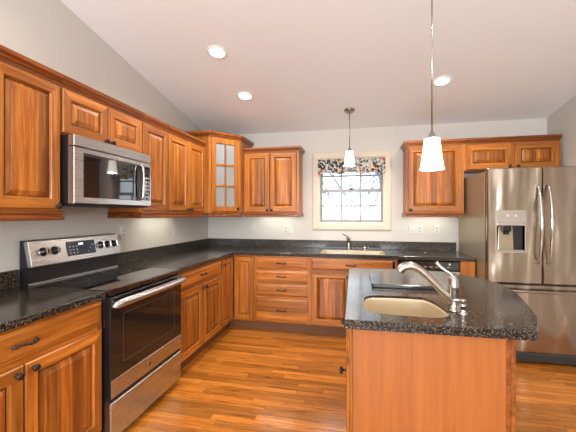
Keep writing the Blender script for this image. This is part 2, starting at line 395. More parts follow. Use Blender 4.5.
lo = sash(WZ0 + .016, 1.665, .055, 'lower_sash'); up = sash(1.650, WZ1 - .013, .088, 'upper_sash')
b = MB(); b.lathe([(.022, 0), (.022, .008), (.010, .012), (.010, .018)], (-.075, .073, 1.665), (0, 0, 1), 'bronze', 12); b.box(-.105, -.045, .062, .074, 1.683, 1.690, 'bronze', .002); b.build('sash_lock', lo)

# outdoors: snow and bare trees seen through the panes
b = MB(); b.box(-30, 30, YW + .4, 60, -.6, -.5, 'snow'); struct(b.build('ground'))
def bare_tree(x, y, h, seed, label):
    rnd = random.Random(seed); b = MB()
    def grow(p, d, l, r, lev):
        pts = [p]; q = Vector(p); dd = Vector(d)
        for k in range(4):
            dd = (dd + Vector((rnd.uniform(-.2, .2), rnd.uniform(-.2, .2), rnd.uniform(-.05, .12)))).normalized(); q = q + dd * l / 4; pts.append(q.copy())
        b.tube(pts, [r * (1 - .13 * k) for k in range(5)], 'bark', 6)
        if lev:
            for k in range(4 if lev > 1 else 3):
                s_ = pts[rnd.randint(2, 4)]; a = rnd.uniform(0, 2 * PI)
                nd = (dd * .7 + Vector((math.cos(a), math.sin(a) * .6, rnd.uniform(-.1, .6))) * .75).normalized()
                grow(s_, nd, l * rnd.uniform(.55, .75), r * .55, lev - 1)
    grow(Vector((0, 0, 0)), Vector((0, 0, 1)), h, .055 * h / 2, 4)
    o = b.build('bare_tree'); o.location = (x, y, -.5); tag(o, label, 'tree', 'bare trees outside the window')
bare_tree(-2.3, 12.5, 1.9, 3, 'bare tree outside seen through the left panes of the window')
bare_tree(-.35, 9.0, 2.3, 8, 'bare tree outside seen through the middle panes of the window')
bare_tree(1.5, 12.0, 2.4, 21, 'pale bare tree outside seen through the right panes of the window')

# ------------------------------------------------------------------ cabinet parts (local x across, y into the wall, z up; front of frame at y = 0)
TH = .019
def knob(parent, x, z, y=-TH):
    b = MB(); b.lathe([(.009, 0), (.009, .003), (.0055, .006), (.0055, .014), (.012, .017), (.0165, .021), (.0165, .025), (.012, .029), (.004, .031)], (x, y, z), (0, -1, 0), 'bronze', 16)
    return b.build('knob', parent)
def pull(parent, x, z, y=-TH, w=.096):
    b = MB()
    pts = []
    for k in range(13):
        t = k / 12; pts.append((x - w / 2 + w * t, y - .010 - .018 * math.sin(PI * t) ** .6, z + .004 * math.sin(2 * PI * t)))
    b.tube(pts, [.0055 + .0018 * math.sin(k * 2.1) for k in range(13)], 'bronze', 8)
    for q in (-1, 1): b.lathe([(.010, 0), (.010, .003), (.006, .006), (.006, .016)], (x + q * w / 2, y, z), (0, -1, 0), 'bronze', 10)
    return b.build('pull', parent)
SM = ['wood_h', 'wood_v', 'wood_h', 'wood_v']
def door(parent, x0, x1, z0, z1, knob_at=None, fw=.056, name='door'):
    b = MB()
    P = [(0, -.001), (0, -.013), (.005, -TH), (fw, -TH), (fw + .004, -.011), (fw + .009, -.007)]
    b.rings([rect(x0 + i, x1 - i, z0 + i, z1 - i, y) for i, y in P], 'wood_v', True, True, False, sidemats=SM)
    d = b.build(name, parent)
    p = MB(); i0 = fw + .006
    Q = [(i0, -.0065), (i0 + .007, -.0065), (i0 + .032, -.0165), (i0 + .034, -.0185)]
    p.rings([rect(x0 + i, x1 - i, z0 + i, z1 - i, y) for i, y in Q], 'panel_v', True, True, True); p.build('raised_panel', d)
    if knob_at: knob(d, *knob_at)
    return d
def drawer(parent, x0, x1, z0, z1, handle=True, name='drawer'):
    b = MB()
    P = [(0, -.001), (0, -.009), (.004, -.012), (.014, -.0135), (.020, -TH)]
    b.rings([rect(x0 + i, x1 - i, z0 + i, z1 - i, y) for i, y in P], 'wood_h')
    d = b.build(name, parent)
    if handle: pull(d, (x0 + x1) / 2, (z0 + z1) / 2)
    return d
def carcass(parent, w, dep, z0, z1, rails=(), stiles=(), top=False, sw=.028, lsw=None, rsw=None, t=.016):
    b = MB(); l = lsw or sw; r = rsw or sw
    b.box(0, t, .02, dep, z0, z1, 'wood_ply'); b.box(w - t, w, .02, dep, z0, z1, 'wood_ply')
    b.box(t, w - t, .02, dep, z0, z0 + t, 'wood_ply'); b.box(t, w - t, dep - .008, dep, z0 + t, z1, 'wood_ply')
    if top: b.box(t, w - t, .02, dep - .008, z1 - t, z1, 'wood_ply')
    b.box(0, l, 0, .02, z0, z1, 'wood_v'); b.box(w - r, w, 0, .02, z0, z1, 'wood_v')
    b.box(l, w - r, 0, .02, z0, z0 + .03, 'wood_h'); b.box(l, w - r, 0, .02, z1 - .03, z1, 'wood_h')
    for z in rails: b.box(l, w - r, .0005, .0195, z - .016, z + .016, 'wood_h')
    for x in stiles: b.box(x - .02, x + .02, .001, .019, z0 + .03, z1 - .03, 'wood_v')
    return b.build('body', parent)
def toe(parent, x0, x1, dep):
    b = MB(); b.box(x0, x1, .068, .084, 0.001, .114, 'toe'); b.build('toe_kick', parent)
ZT = .875
CROWN = [(0, 0), (.006, 0), (.007, .012), (.016, .017), (.022, .030), (.034, .036), (.036, .058), (0, .058)]
RAIL = [(-.018, 0), (.010, 0), (.016, -.006), (.016, -.014), (.008, -.020), (.012, -.030), (.018, -.036), (.018, -.048), (.008, -.052), (-.018, -.052)]
def moulding(parent, path, prof, z, name):
    b = MB(); b.sweep(path, [(o, z + h) for o, h in prof], 'wood_trim'); return b.build(name, parent)
RAILC = [(o * .6, z) for o, z in RAIL]
BD = .606
# base cabinets, left wall (face toward +x): local x = world y
FL = XW + .003 + BD     # face frame plane
# 1 left of the range
c = thing('base_cabinet', 'honey wood base cabinet left of the range with one wide drawer over two doors', 'cabinet', (FL, .69, 0), PI / 2)
wA = .909; carcass(c, wA, BD, .115, ZT, rails=(.712,)); toe(c, 0, wA, BD)
drawer(c, .016, wA - .016, .728, .858)
door(c, .016, wA / 2 - .003, .128, .700, (wA / 2 - .036, .668)); door(c, wA / 2 + .003, wA - .016, .128, .700, (wA / 2 + .036, .672))
# 2 right of the range
y0 = 2.374; wB = .886
c = thing('base_cabinet', 'honey wood base cabinet just right of the range with one drawer over two doors', 'cabinet', (FL, y0, 0), PI / 2)
carcass(c, wB, BD, .115, ZT, rails=(.712,)); toe(c, 0, wB, BD)
drawer(c, .014, wB - .014, .728, .858)
door(c, .014, wB / 2 - .003, .128, .700, (wB / 2 - .034, .668)); door(c, wB / 2 + .003, wB - .014, .128, .700, (wB / 2 + .034, .668))
# 3 corner (two leaves meeting in the inside corner)
FB = YW - .003 - BD     # back face plane
c = thing('corner_base_cabinet', 'wooden corner base cabinet whose two tall narrow doors meet at the inside corner', 'cabinet', (XW + .003, YW - .003, 0))
b = MB(); xl = FL - (XW + .003); yl = FB - (YW - .003); ye = (y0 + wB + .001) - (YW - .003); xe = -1.166 - (XW + .003)
for z in (.115, .45): b.rings([[(.002, -.002, q), (.002, ye, q), (xl - .02, ye, q), (xl - .02, yl + .02, q), (xe, yl + .02, q), (xe, -.002, q)] for q in (z, z + .016)], 'wood_ply')
b.box(xl - .02, xl, ye, ye + .022, .115, ZT, 'wood_v'); b.box(xe - .022, xe, yl, yl + .02, .115, ZT, 'wood_v')
b.box(xl - .02, xl, ye + .022, yl, .845, ZT, 'wood_trim'); b.box(xl, xe - .022, yl, yl + .02, .845, ZT, 'wood_h')
b.box(xl - .02, xl, ye + .022, yl, .115, .14, 'wood_trim'); b.box(xl, xe - .022, yl, yl + .02, .115, .14, 'wood_h')
b.build('body', c)
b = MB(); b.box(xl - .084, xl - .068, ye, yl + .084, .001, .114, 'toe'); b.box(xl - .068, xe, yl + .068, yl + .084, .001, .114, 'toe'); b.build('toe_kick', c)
h = bpy.data.objects.new('door', None)
dl = FB - (y0 + wB + .001)
# left leaf: build in rotated frame
def leaf(parent, xf, x0, x1, z0, z1, kn=None, fw=.05):
    b = MB(xf); P = [(0, -.001), (0, -.013), (.005, -TH), (fw, -TH), (fw + .004, -.013), (fw + .008, -.010)]
    b.rings([rect(x0 + i, x1 - i, z0 + i, z1 - i, y) for i, y in P], 'wood_v', True, True, False, sidemats=['wood_trim', 'wood_v'] * 2 if False else ['wood_v'] * 4)
    d = b.build('door', parent); p = MB(xf); i0 = fw + .006
    Q = [(i0, -.0095), (i0 + .005, -.0095), (i0 + .024, -.0172), (i0 + .026, -.0185)]
    p.rings([rect(x0 + i, x1 - i, z0 + i, z1 - i, y) for i, y in Q], 'panel_v'); p.build('raised_panel', d)
    if kn:
        k = MB(xf); k.lathe([(.009, 0), (.009, .003), (.0055, .006), (.0055, .014), (.012, .017), (.0165, .021), (.0165, .025), (.012, .029), (.004, .031)], (kn[0], -TH, kn[1]), (0, -1, 0), 'bronze', 16); k.build('knob', d)
leaf(c, lambda p: (xl - p[1], ye + p[0], p[2]), .008, dl - .024, .128, .858, (.03, .80))
leaf(c, lambda p: (xl + p[0], yl + p[1], p[2]), .024, xe - xl - .010, .128, .858)
# 4 drawer bank
c = thing('drawer_base_cabinet', 'wooden base cabinet with a stack of four drawers on the back wall', 'cabinet', (-1.165, FB, 0))
wD = .645; carcass(c, wD, BD, .115, ZT, rails=(.722, .568, .404)); toe(c, 0, wD, BD)
for z0_, z1_ in ((.735, .858), (.580, .710), (.418, .556), (.128, .392)): drawer(c, .016, wD - .016, z0_, z1_)
# 5 sink base
c = thing('sink_base_cabinet', 'wooden sink base cabinet under the kitchen window with one false drawer front above the doors', 'cabinet', (-.519, FB, 0))
wS = .935; carcass(c, wS, BD, .115, ZT, rails=(.722,)); toe(c, 0, wS, BD)
drawer(c, .016, wS - .05, .735, .858, name='false_drawer_front')
door(c, .016, wS / 2 - .02, .128, .710, (wS / 2 - .05, .67)); door(c, wS / 2 - .014, wS - .05, .128, .710, (wS / 2 + .02, .67))
# 6 dishwasher
c = thing('dishwasher', 'dishwasher with black control strip and pale steel door beside the fridge end panel', 'dishwasher', (.419, FB, 0))
b = MB(); b.box(.003, .597, .02, .57, .10, .868, 'black'); b.box(.01, .59, .07, .08, .002, .10, 'black'); b.build('tub', c)
b = MB(); b.rings([rect(.004 + i, .596 - i, .115 + i, .765 - i, y) for i, y in ((0, .019), (0, -.02), (.004, -.024))], 'steel'); d = b.build('door', c)
b = MB(); b.rings([rect(.004 + i, .596 - i, .772 + i, .868 - i, y) for i, y in ((0, .019), (0, -.016), (.006, -.024))], 'blackglass'); d = b.build('control_panel', c); d['label'] = 'glossy black control strip'
for k in range(8): b = MB(); b.box(.09 + k * .055, .115 + k * .055, -.026, -.0242, .806, .813, 'legend'); b.build('button', d)
for k in range(2): b = MB(); b.lathe([(.012, 0), (.012, .003)], (.40 + .1 * k, -.024, .84), (0, -1, 0), 'legend', 12); b.build('dial', d)
b = MB(); b.tube(catmull([(.05, -.026, .745), (.06, -.05, .748), (.3, -.055, .75), (.54, -.05, .748), (.55, -.026, .745)], 4), .008, 'chrome', 8); b.build('handle', c)
# 7 end panel
c = thing('end_panel_cabinet', 'narrow plain wooden end cabinet between the dishwasher and the refrigerator', 'cabinet', (1.022, FB, 0))
b = MB(); b.box(0, .135, -.018, BD - .02, .115, ZT, 'wood_v', .002); b.build('body', c)
b = MB(); b.box(0, .135, .05, .066, .001, .114, 'toe'); b.build('toe_kick', c)

# ------------------------------------------------------------------ countertops
ZC0, ZC1 = .8765, .914
XE, YE = -1.405, 3.579
c = thing('countertop', 'short speckled black countertop left of the range', 'countertop', (XW + .002, .68, ZC0))
b = MB(); b.plate([(0, 0), (XE - XW - .002, 0), (XE - XW - .002, .918), (0, .918)], [], 0, ZC1 - ZC0, 'stone', .005); b.build('slab', c)
b = MB(); b.box(0, .02, .001, .917, ZC1 - ZC0 + .0002, .1395, 'stone', .003); b.build('backsplash', c)
c = thing('countertop', 'long speckled black L-shaped countertop along the left and back walls', 'countertop', (0, 0, 0))
sinkB = rrect(-.425, .305, 3.628, 4.02, .05)
b = MB()
r = [(XE + .03 * (1 - math.sin(t)), YE - .03 * (1 - math.cos(t))) for t in ()]
outer = [(XW + .002, 2.369), (XE, 2.369), (XE, YE - .035), (XE + .010, YE - .010), (XE + .035, YE), (1.162, YE), (1.162, YW - .002), (XW + .002, YW - .002)]
b.plate(outer, [sinkB], ZC0, ZC1, 'stone', .005); b.build('slab', c)
b = MB(); b.box(XW + .002, XW + .022, 2.370, YW - .003, ZC1 + .0002, 1.016, 'stone', .003); b.box(XW + .0225, 1.150, YW - .022, YW - .002, ZC1 + .0002, 1.016, 'stone', .003); b.build('backsplash', c)
c = tag(MB.build((lambda b: (b.plate([tuple(p) for p in [(-.055, 1.375), (.655, 1.392)] + [tuple(q) for q in catmull([(.668, 1.40), (.765, 1.615), (.862, 1.997), (.885, 2.2), (.862, 2.39), (.762, 2.55), (.58, 2.69), (.335, 2.73)], 5)] + [(-.03, 2.70), (-.07, 2.66)]],
    [[tuple(q) for q in catmull([(.032, 1.56), (.055, 1.515), (.12, 1.492), (.30, 1.482), (.365, 1.50), (.398, 1.56), (.392, 1.68), (.36, 1.79), (.31, 1.83), (.12, 1.825), (.055, 1.80), (.034, 1.74)], 4, True)]], ZC0, ZC1, 'stone', .005), b)[1])(MB()), 'island_countertop'),
    'speckled dark island countertop with a bowed right side and a cut-out for the prep sink', 'countertop')
def basin(name, outline, depth, ztop, label, drain):
    cx = sum(p[0] for p in outline) / len(outline); cy = sum(p[1] for p in outline) / len(outline)
    t = thing(name, label, 'sink', (cx, cy, ztop))
    def ring(s, z): return [((p[0] - cx) * s, (p[1] - cy) * s, z) for p in outline]
    b = MB(); b.rings([ring(.992, 0), ring(.978, 0), ring(.968, -.012), ring(.945, -depth * .8), ring(.90, -depth * .96), ring(.80, -depth), ring(.1, -depth - .004), ring(.1, -depth - .012), ring(.82, -depth - .010), ring(.915, -depth), ring(.958, -depth * .8), ring(.985, -.014), ring(.992, 0)], 'bone', True, False, False, True); b.build('basin', t)
    b = MB(); b.lathe([(.04, -depth - .003), (.04, -depth + .001), (.03, -depth + .001), (.028, -depth - .0005)], (drain[0], drain[1], 0), (0, 0, 1), 'nickel', 18); b.build('drain', t)
basin('sink', sinkB, .18, .9125, 'wide bone coloured sink in the back countertop under the window', (0, 0))
isl = [tuple(q) for q in catmull([(.032, 1.56), (.055, 1.515), (.12, 1.492), (.30, 1.482), (.365, 1.50), (.398, 1.56), (.392, 1.68), (.36, 1.79), (.31, 1.83), (.12, 1.825), (.055, 1.80), (.034, 1.74)], 4, True)]
basin('prep_sink', isl, .15, .902, 'small rounded bone coloured prep sink set in the island', (0, 0))

# ------------------------------------------------------------------ island cabinet
IX, IY0, IY1 = -.030, 2.64, 1.425
c = thing('island_cabinet', 'wooden kitchen island cabinet with a broad plain end panel', 'island', (IX, IY0, 0), -PI / 2)
wI = IY0 - IY1; dI = .612
carcass(c, wI, dI, .115, ZT, rails=(.712,), stiles=(wI / 2,))
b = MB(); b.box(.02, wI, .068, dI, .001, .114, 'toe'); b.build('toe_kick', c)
drawer(c, .016, wI / 2 - .012, .728, .858); drawer(c, wI / 2 + .012, wI - .022, .728, .858)
door(c, .016, wI / 2 - .012, .128, .700, (wI / 2 - .05, .64)); door(c, wI / 2 + .012, wI - .022, .128, .700, (wI - .07, .647))
b = MB(); b.box(wI + .0005, wI + .008, .012, dI + .0, .002, ZT, 'wood_ply'); b.build('end_panel', c)
b = MB(); b.box(wI + .0005, wI + .014, dI + .0005, dI + .018, .002, ZT, 'wood_trim', .003); b.box(wI + .0082, wI + .013, dI - .014, dI, .002, ZT, 'wood_trim', .002); b.build('corner_trim', c)
b = MB(); b.box(wI + .0005, wI + .010, -.004, .011, .002, ZT, 'wood_v', .003); b.build('corner_trim', c)

# ------------------------------------------------------------------ upper cabinets
ZU0, ZU1 = 1.372, 2.122; UD = .305
FUL = XW + .003 + UD; FUB = YW - .003 - UD
def upper(name, label, loc, rz, w, z0, z1, doors, crown, rail=None, kn=None, lsw=None, rsw=None, stiles=()):
    c = thing(name, label, 'cabinet', (loc[0], loc[1], z0), rz)
    hgt = z1 - z0; carcass(c, w, UD, 0, hgt, top=True, lsw=lsw, rsw=rsw, stiles=stiles)
    for (a, e, k) in doors:
        kx = None if k is None else (e - .026 if k == 'r' else a + .026)
        door(c, a, e, .012, hgt - .012, None if k is None else (kx, .03))
    moulding(c, crown, CROWN, hgt, 'crown_moulding')
    if rail: moulding(c, rail, RAIL, -.0005, 'light_rail')
    return c
# path runs so that 'out' (right of travel) faces the room: local room side is -y -> travel in +x has right = -y
def pth(x0, x1, lret=False, rret=False, y=-.001):
    p = [(x0, y), (x1, y)]
    if lret: p = [(x0, UD - .004)] + p
    if rret: p = p + [(x1, UD - .004)]
    return p
w = .765; yA = .842
upper('wall_cabinet', 'wooden wall cabinet with tall raised-panel doors left of the microwave', (FUL, yA), PI / 2, w, ZU0, ZU1,
      [(.010, w / 2 - .002, 'r'), (w / 2 + .002, w - .008, 'r')], pth(0, w), pth(0, w + .0, rret=True))
yM = yA + w + .002; wM = .738
upper('wall_cabinet', 'short wooden two-door wall cabinet directly above the microwave', (FUL, yM), PI / 2, wM, 1.832, ZU1,
      [(.006, wM / 2 - .003, 'r'), (wM / 2 + .003, wM - .006, 'l')], pth(0, wM))
yU2 = yM + wM + .002; w2_ = .372
upper('wall_cabinet', 'narrow single-door wooden wall cabinet right of the microwave', (FUL, yU2), PI / 2, w2_, ZU0, ZU1,
      [(.008, w2_ - .006, None)], pth(0, w2_), pth(0, w2_, lret=True))
yU3 = yU2 + w2_ + .002; w3_ = 3.464 - yU3
upper('wall_cabinet', 'two-door wooden wall cabinet next to the glass-fronted corner cabinet on the left wall', (FUL, yU3), PI / 2, w3_, ZU0, ZU1,
      [(.008, .366, 'r'), (.372, w3_ - .004, 'l')], pth(0, w3_), pth(0, w3_), rsw=.03)
wb_ = .697
upper('wall_cabinet', 'two-door wooden wall cabinet between the corner cabinet and the window', (-1.402, FUB), 0, wb_, ZU0, ZU1,
      [(.018, .336, 'r'), (.343, .674, 'l')], pth(0, wb_, rret=True), pth(0, wb_, rret=True), lsw=.03)
wr_ = .598
upper('wall_cabinet', 'single-door wooden wall cabinet between the window and the refrigerator', (.550, FUB), 0, wr_, ZU0, ZU1,
      [(.012, .566, 'l')], pth(0, wr_, lret=True), pth(0, wr_, lret=True, rret=False))
wf_ = .918
upper('wall_cabinet', 'short wooden two-door wall cabinet above the refrigerator', (1.150, FUB), 0, wf_, 1.832, ZU1,
      [(.024, .462, 'r'), (.490, .898, 'l')], pth(0, wf_), stiles=(.476,))
# diagonal corner cabinet
A, B_, C_, D_ = (XW + .003, 3.467), (-1.672, 3.467), (-1.405, 3.778), (-1.405, YW - .003)
ZK1 = 2.252
c = thing('corner_wall_cabinet', 'tall diagonal corner wall cabinet with a six-pane glass door', 'cabinet', (A[0], D_[1], ZU0))
def lc(p): return (p[0] - A[0], p[1] - D_[1])
a, b2, c2, d2 = map(lc, (A, B_, C_, D_)); hk = ZK1 - ZU0
dirv = Vector((c2[0] - b2[0], c2[1] - b2[1])); ln = dirv.length; dirv.normalize(); nin = Vector((-dirv.y, dirv.x))
def dg(p): q = Vector(b2) + dirv * p[0] + nin * p[1]; return (q.x, q.y, p[2])      # local x along the diagonal, y inward
b = MB()
b.box(0, b2[0], a[1], a[1] + .016, 0, hk, 'wood_v'); b.box(c2[0] - .016, c2[0], c2[1], -.001, 0, hk, 'wood_v')
penta = [(0.001, -.001), (.001, a[1] + .016), (b2[0] - .002, b2[1] + .016), (c2[0] - .016, c2[1] + .002), (d2[0] - .016, -.001)]
for z0_, z1_, mm in ((0, .016, 'wood_h'), (hk - .016, hk, 'wood_h'), (hk * .34 - .006, hk * .34 + .006, 'cabin'), (hk * .66 - .006, hk * .66 + .006, 'cabin')):
    b.rings([[(x, y, z) for x, y in penta] for z in (z0_, z1_)], mm)
b.box(.001, .005, a[1] + .017, -.002, .016, hk - .016, 'cabin'); b.box(.006, d2[0] - .018, -.006, -.002, .016, hk - .016, 'cabin')
b.build('body', c)
b = MB(dg); 
b.box(0, .034, 0, .02, 0, hk, 'wood_v'); b.box(ln - .034, ln, 0, .02, 0, hk, 'wood_v'); b.box(.034, ln - .034, 0, .02, 0, .025, 'wood_h'); b.box(.034, ln - .034, 0, .02, hk - .03, hk, 'wood_h'); b.build('face_frame', c)
b = MB(dg); x0, x1, z0_, z1_ = .024, ln - .024, .012, hk - .012; fw = .056
Pp = [(0, -.001), (0, -.013), (.005, -TH), (fw, -TH), (fw + .005, -.012), (fw + .005, -.001)]
b.rings([rect(x0 + i, x1 - i, z0_ + i, z1_ - i, y) for i, y in Pp + [Pp[0]]], 'wood_v', True, False, False, sidemats=['wood_v'] * 4)
d = b.build('glass_door', c)
gx0, gx1, gz0, gz1 = x0 + fw + .004, x1 - fw - .004, z0_ + fw + .004, z1_ - fw - .004
b = MB(dg); b.box((gx0 + gx1) / 2 - .010, (gx0 + gx1) / 2 + .010, -.017, -.004, gz0, gz1, 'wood_v', .002)
for k in (1, 2):
    z = gz0 + (gz1 - gz0) * k / 3; b.box(gx0, gx1, -.0165, -.0045, z - .010, z + .010, 'wood_v', .002)
b.build('muntin', d)
b = MB(dg); b.box(gx0 - .003, gx1 + .003, -.004, -.001, gz0 - .003, gz1 + .003, 'seeded'); b.build('pane', d)
b = MB(dg); b.lathe([(.009, 0), (.009, .003), (.0055, .006), (.0055, .014), (.012, .017), (.0165, .021), (.0165, .025), (.012, .029), (.004, .031)], (x1 - .028, -TH, .045), (0, -1, 0), 'bronze', 16); b.build('knob', d)
moulding(c, [(a[0] + .002, a[1] - .001), (b2[0], b2[1] - .001), (c2[0] + .001, c2[1]), (d2[0] + .001, -.002)], CROWN, hk, 'crown_moulding')
moulding(c, [(b2[0] - .012, b2[1] - .001), (b2[0], b2[1] - .001), (c2[0] + .001, c2[1]), (c2[0] + .001, c2[1] + .02)], RAILC, -.0005, 'light_rail')

# ------------------------------------------------------------------ range (local x = world y, front at y = 0)
RX = -1.392; RY = 1.604; RW = .760
c = thing('range', 'freestanding steel and black electric range with a raised control panel', 'range', (RX, RY, 0), PI / 2)
RD = RX - (XW + .012)
b = MB(); b.box(0.002, RW - .002, .03, RD, .03, .895, 'black', .004)
b.build('body', c)
for x in (.05, RW - .05):
    for y in (.08, RD - .06): b = MB(); b.lathe([(.016, .001), (.016, .0299)], (x, y, 0), (0, 0, 1), 'black', 10); b.build('foot', c)
b = MB(); b.box(.004, RW - .004, RD - .074, RD - .0645, .9165, .926, 'steel', .002); b.build('rear_trim', c)
b = MB(); b.box(0.001, RW - .001, .006, RD - .075, .8955, .916, 'blackglass', .004); ct = b.build('cooktop', c)
for x, y, r_ in ((.2, .18, .105), (.56, .19, .085), (.2, .42, .075), (.56, .42, .10)):
    b = MB(); b.lathe([(r_ - .0015, .9162), (r_, .9164), (r_ + .0015, .9162)], (x, y, 0), (0, 0, 1), 'ringgrey', 32, cap0=False, cap1=False); b.build('burner_ring', ct)
b = MB(); b.box(.001, RW - .001, -.006, .0055, .886, .9155, 'blackglass', .003); b.build('front_trim', c)
b = MB(); b.rings([rect(.003 + i, RW - .003 - i, .292 + i, .872 - i, y) for i, y in ((0, .028), (0, -.006), (.006, -.012))], 'black'); d = b.build('oven_door', c)
b = MB(); b.rings([rect(.004 + i, RW - .004 - i, .398 + i, .870 - i, y) for i, y in ((0, -.0122), (0, -.0145), (.002, -.0155))], 'ovenglass'); b.build('door_glass', d)
b = MB(); b.rings([rect(.004 + i, RW - .004 - i, .293 + i, .396 - i, y) for i, y in ((0, -.0122), (0, -.0145), (.003, -.0165))], 'steel'); b.build('lower_rail', d)
b = MB(); q = .0035
for r0 in ((.10, RW - .10, .47, .76),): b.rings([rect(r0[0] + i, r0[1] - i, r0[2] + i, r0[3] - i, y) for i, y in ((0, -.0156), (0, -.0160), (q, -.0160), (q, -.0156))], 'ringgrey', True, False, False)
b.build('window_outline', d)
b = MB()
hp = [(.006, -.016, .834), (.008, -.045, .836)] + [(.014 + (RW - .028) * k / 10, -.050 - .008 * math.sin(PI * k / 10), .838) for k in range(11)] + [(RW - .008, -.045, .836), (RW - .006, -.016, .834)]
b.tube(hp, .023, 'steel', 14, .6); b.build('handle', d)
b = MB(); b.rings([rect(.003 + i, RW - .003 - i, .045 + i, .262 - i, y) for i, y in ((0, .028), (0, -.006), (.005, -.012))], 'steel'); d = b.build('storage_drawer', c)
b = MB(); b.box(.03, RW - .03, -.0135, -.0121, .232, .257, 'steel', .0005); b.build('drawer_grip', d)
b = MB(); b.box(.005, RW - .005, -.004, .028, .2635, .2905, 'dark'); b.build('drawer_gap', c)
# round maker's badge
b = MB(); b.lathe([(.016, 0), (.016, .0015), (.0145, .002), (.0135, .0015), (.0135, .0008)], (RW * .46, -.0166, .342), (0, -1, 0), 'nickel', 24); bd = b.build('badge', c)
def text_mesh(s_, size, mat, parent, loc, rot, name='lettering', ext=.0004):
    cu = bpy.data.curves.new('t', 'FONT'); cu.body = s_; cu.size = size; cu.extrude = ext; cu.align_x = 'CENTER'; cu.align_y = 'CENTER'
    to = bpy.data.objects.new('t', cu); COL.objects.link(to)
    dg_ = bpy.context.evaluated_depsgraph_get(); me = bpy.data.meshes.new_from_object(to.evaluated_get(dg_)); bpy.data.objects.remove(to)
    me.materials.clear(); me.materials.append(M[mat]); me.name = name
    o = bpy.data.objects.new(name, me); COL.objects.link(o); o.parent = parent; o.location = loc; o.rotation_euler = rot; return o
text_mesh('GE', .019, 'black', bd, (RW * .46, -.0190, .342), (PI / 2, 0, 0))
# back guard: slanted panel
yb = RD - .004
b = MB(); b.rings([[(x, yb - .060, .896), (x, yb, .896), (x, yb, 1.19), (x, yb - .045, 1.19), (x, yb - .06, 1.02)] for x in (.003, RW - .003)], 'black'); bg = b.build('backguard', c)
sl = math.atan2(.035, .158)
def gp(p):   # panel frame: x along, y up the slope, z outward
    return (p[0], yb - .098 + .035 * p[1] / .158 - p[2] * math.cos(sl), 1.030 + p[1] - p[2] * -math.sin(sl))
b = MB(gp); b.box(.0, RW, 0, .158, -.036, 0, 'steel', .004); cp = b.build('control_panel', c); cp['label'] = 'slanted steel control panel'
b = MB(gp); b.box(.255, .50, .035, .132, .0003, .003, 'display', .002); b.build('display', cp)
for k in range(3): b = MB(gp); b.box(.355 + k * .014, .364 + k * .014, .104, .118, .0032, .0042, 'lit'); b.build('lit_digit', cp)
for i in range(4):
    for j in range(3):
        b = MB(gp); b.box(.275 + .028 * i if i < 3 else .43 + .02 * j, .286 + .028 * i if i < 3 else .436 + .02 * j, .05 + .022 * j, .056 + .022 * j, .0032, .0038, 'legend'); b.build('button', cp)
for x in (.085, .165, .555, .625, .695):
    b = MB(gp); b.lathe([(.026, .0003), (.026, .004), (.021, .008), (.019, .03), (.016, .033)], (x, .085, 0), (0, 0, 1), 'black', 20); kk = b.build('burner_knob', cp)
    b = MB(gp); b.box(x - .004, x + .004, .066, .104, .0331, .0365, 'chrome', .0015); b.lathe([(.0285, .0003), (.0285, .003), (.0262, .003)], (x, .085, 0), (0, 0, 1), 'chrome', 20, cap0=False, cap1=False); b.build('knob_grip', kk)

# ------------------------------------------------------------------ microwave
MX = -1.640; MY = 1.612; MW = .734; MZ0, MZ1 = 1.412, 1.829
c = thing('microwave', 'steel over-the-range microwave hanging under the short wall cabinet', 'microwave', (MX, MY, MZ0), PI / 2)
md = MX - XW - .006; mh = MZ1 - MZ0
b = MB(); b.box(.001, MW - .001, .035, md, .004, mh, 'black', .003); b.build('case', c)
b = MB(); b.rings([rect(.0 + i, MW - i, mh - .066 + i, mh - .001 - i, y) for i, y in ((0, .034), (0, 0), (.004, -.004))], 'steel'); b.build('vent_strip', c)
b = MB(); b.rings([rect(.0 + i, MW - i, .006 + i, mh - .071 - i, y) for i, y in ((0, .034), (0, 0), (.004, -.004))], 'steel'); d = b.build('door', c)
b = MB(); b.rings([rect(.068 + i, .566 - i, .045 + i, .318 - i, y) for i, y in ((0, -.0042), (0, -.006), (.003, -.0068))], 'blackglass'); b.build('window', d)
b = MB(); b.rings([rect(.615 + i, .715 - i, .05 + i, .315 - i, y) for i, y in ((0, -.0042), (0, -.006), (.003, -.0068))], 'blackglass'); cp = b.build('control_panel', c)
b = MB(); b.box(.63, .70, -.0075, -.0069, .275, .297, 'display'); b.build('display', cp)
for i in range(3):
    for j in range(6): b = MB(); b.box(.632 + i * .026, .646 + i * .026, -.0074, -.0069, .07 + j * .03, .082 + j * .03, 'legend'); b.build('button', cp)
b = MB(); b.tube(catmull([(.588, -.005, .055), (.588, -.036, .07), (.588, -.042, .18), (.588, -.036, .295), (.588, -.005, .31)], 5), .0125, 'chrome', 12, .8); b.build('handle', d)
b = MB(); b.box(.568, .612, -.0055, -.0042, .05, .315, 'black'); b.build('handle_mount', d)
b = MB(); b.lathe([(.011, 0), (.011, .001), (.009, .0014)], (.37, -.0042, .333), (0, -1, 0), 'chrome', 20); bd = b.build('badge', d)
b = MB(); b.box(.02, MW - .02, .02, md - .02, -.006, .0035, 'dark', .002); b.build('underside_grille', c)

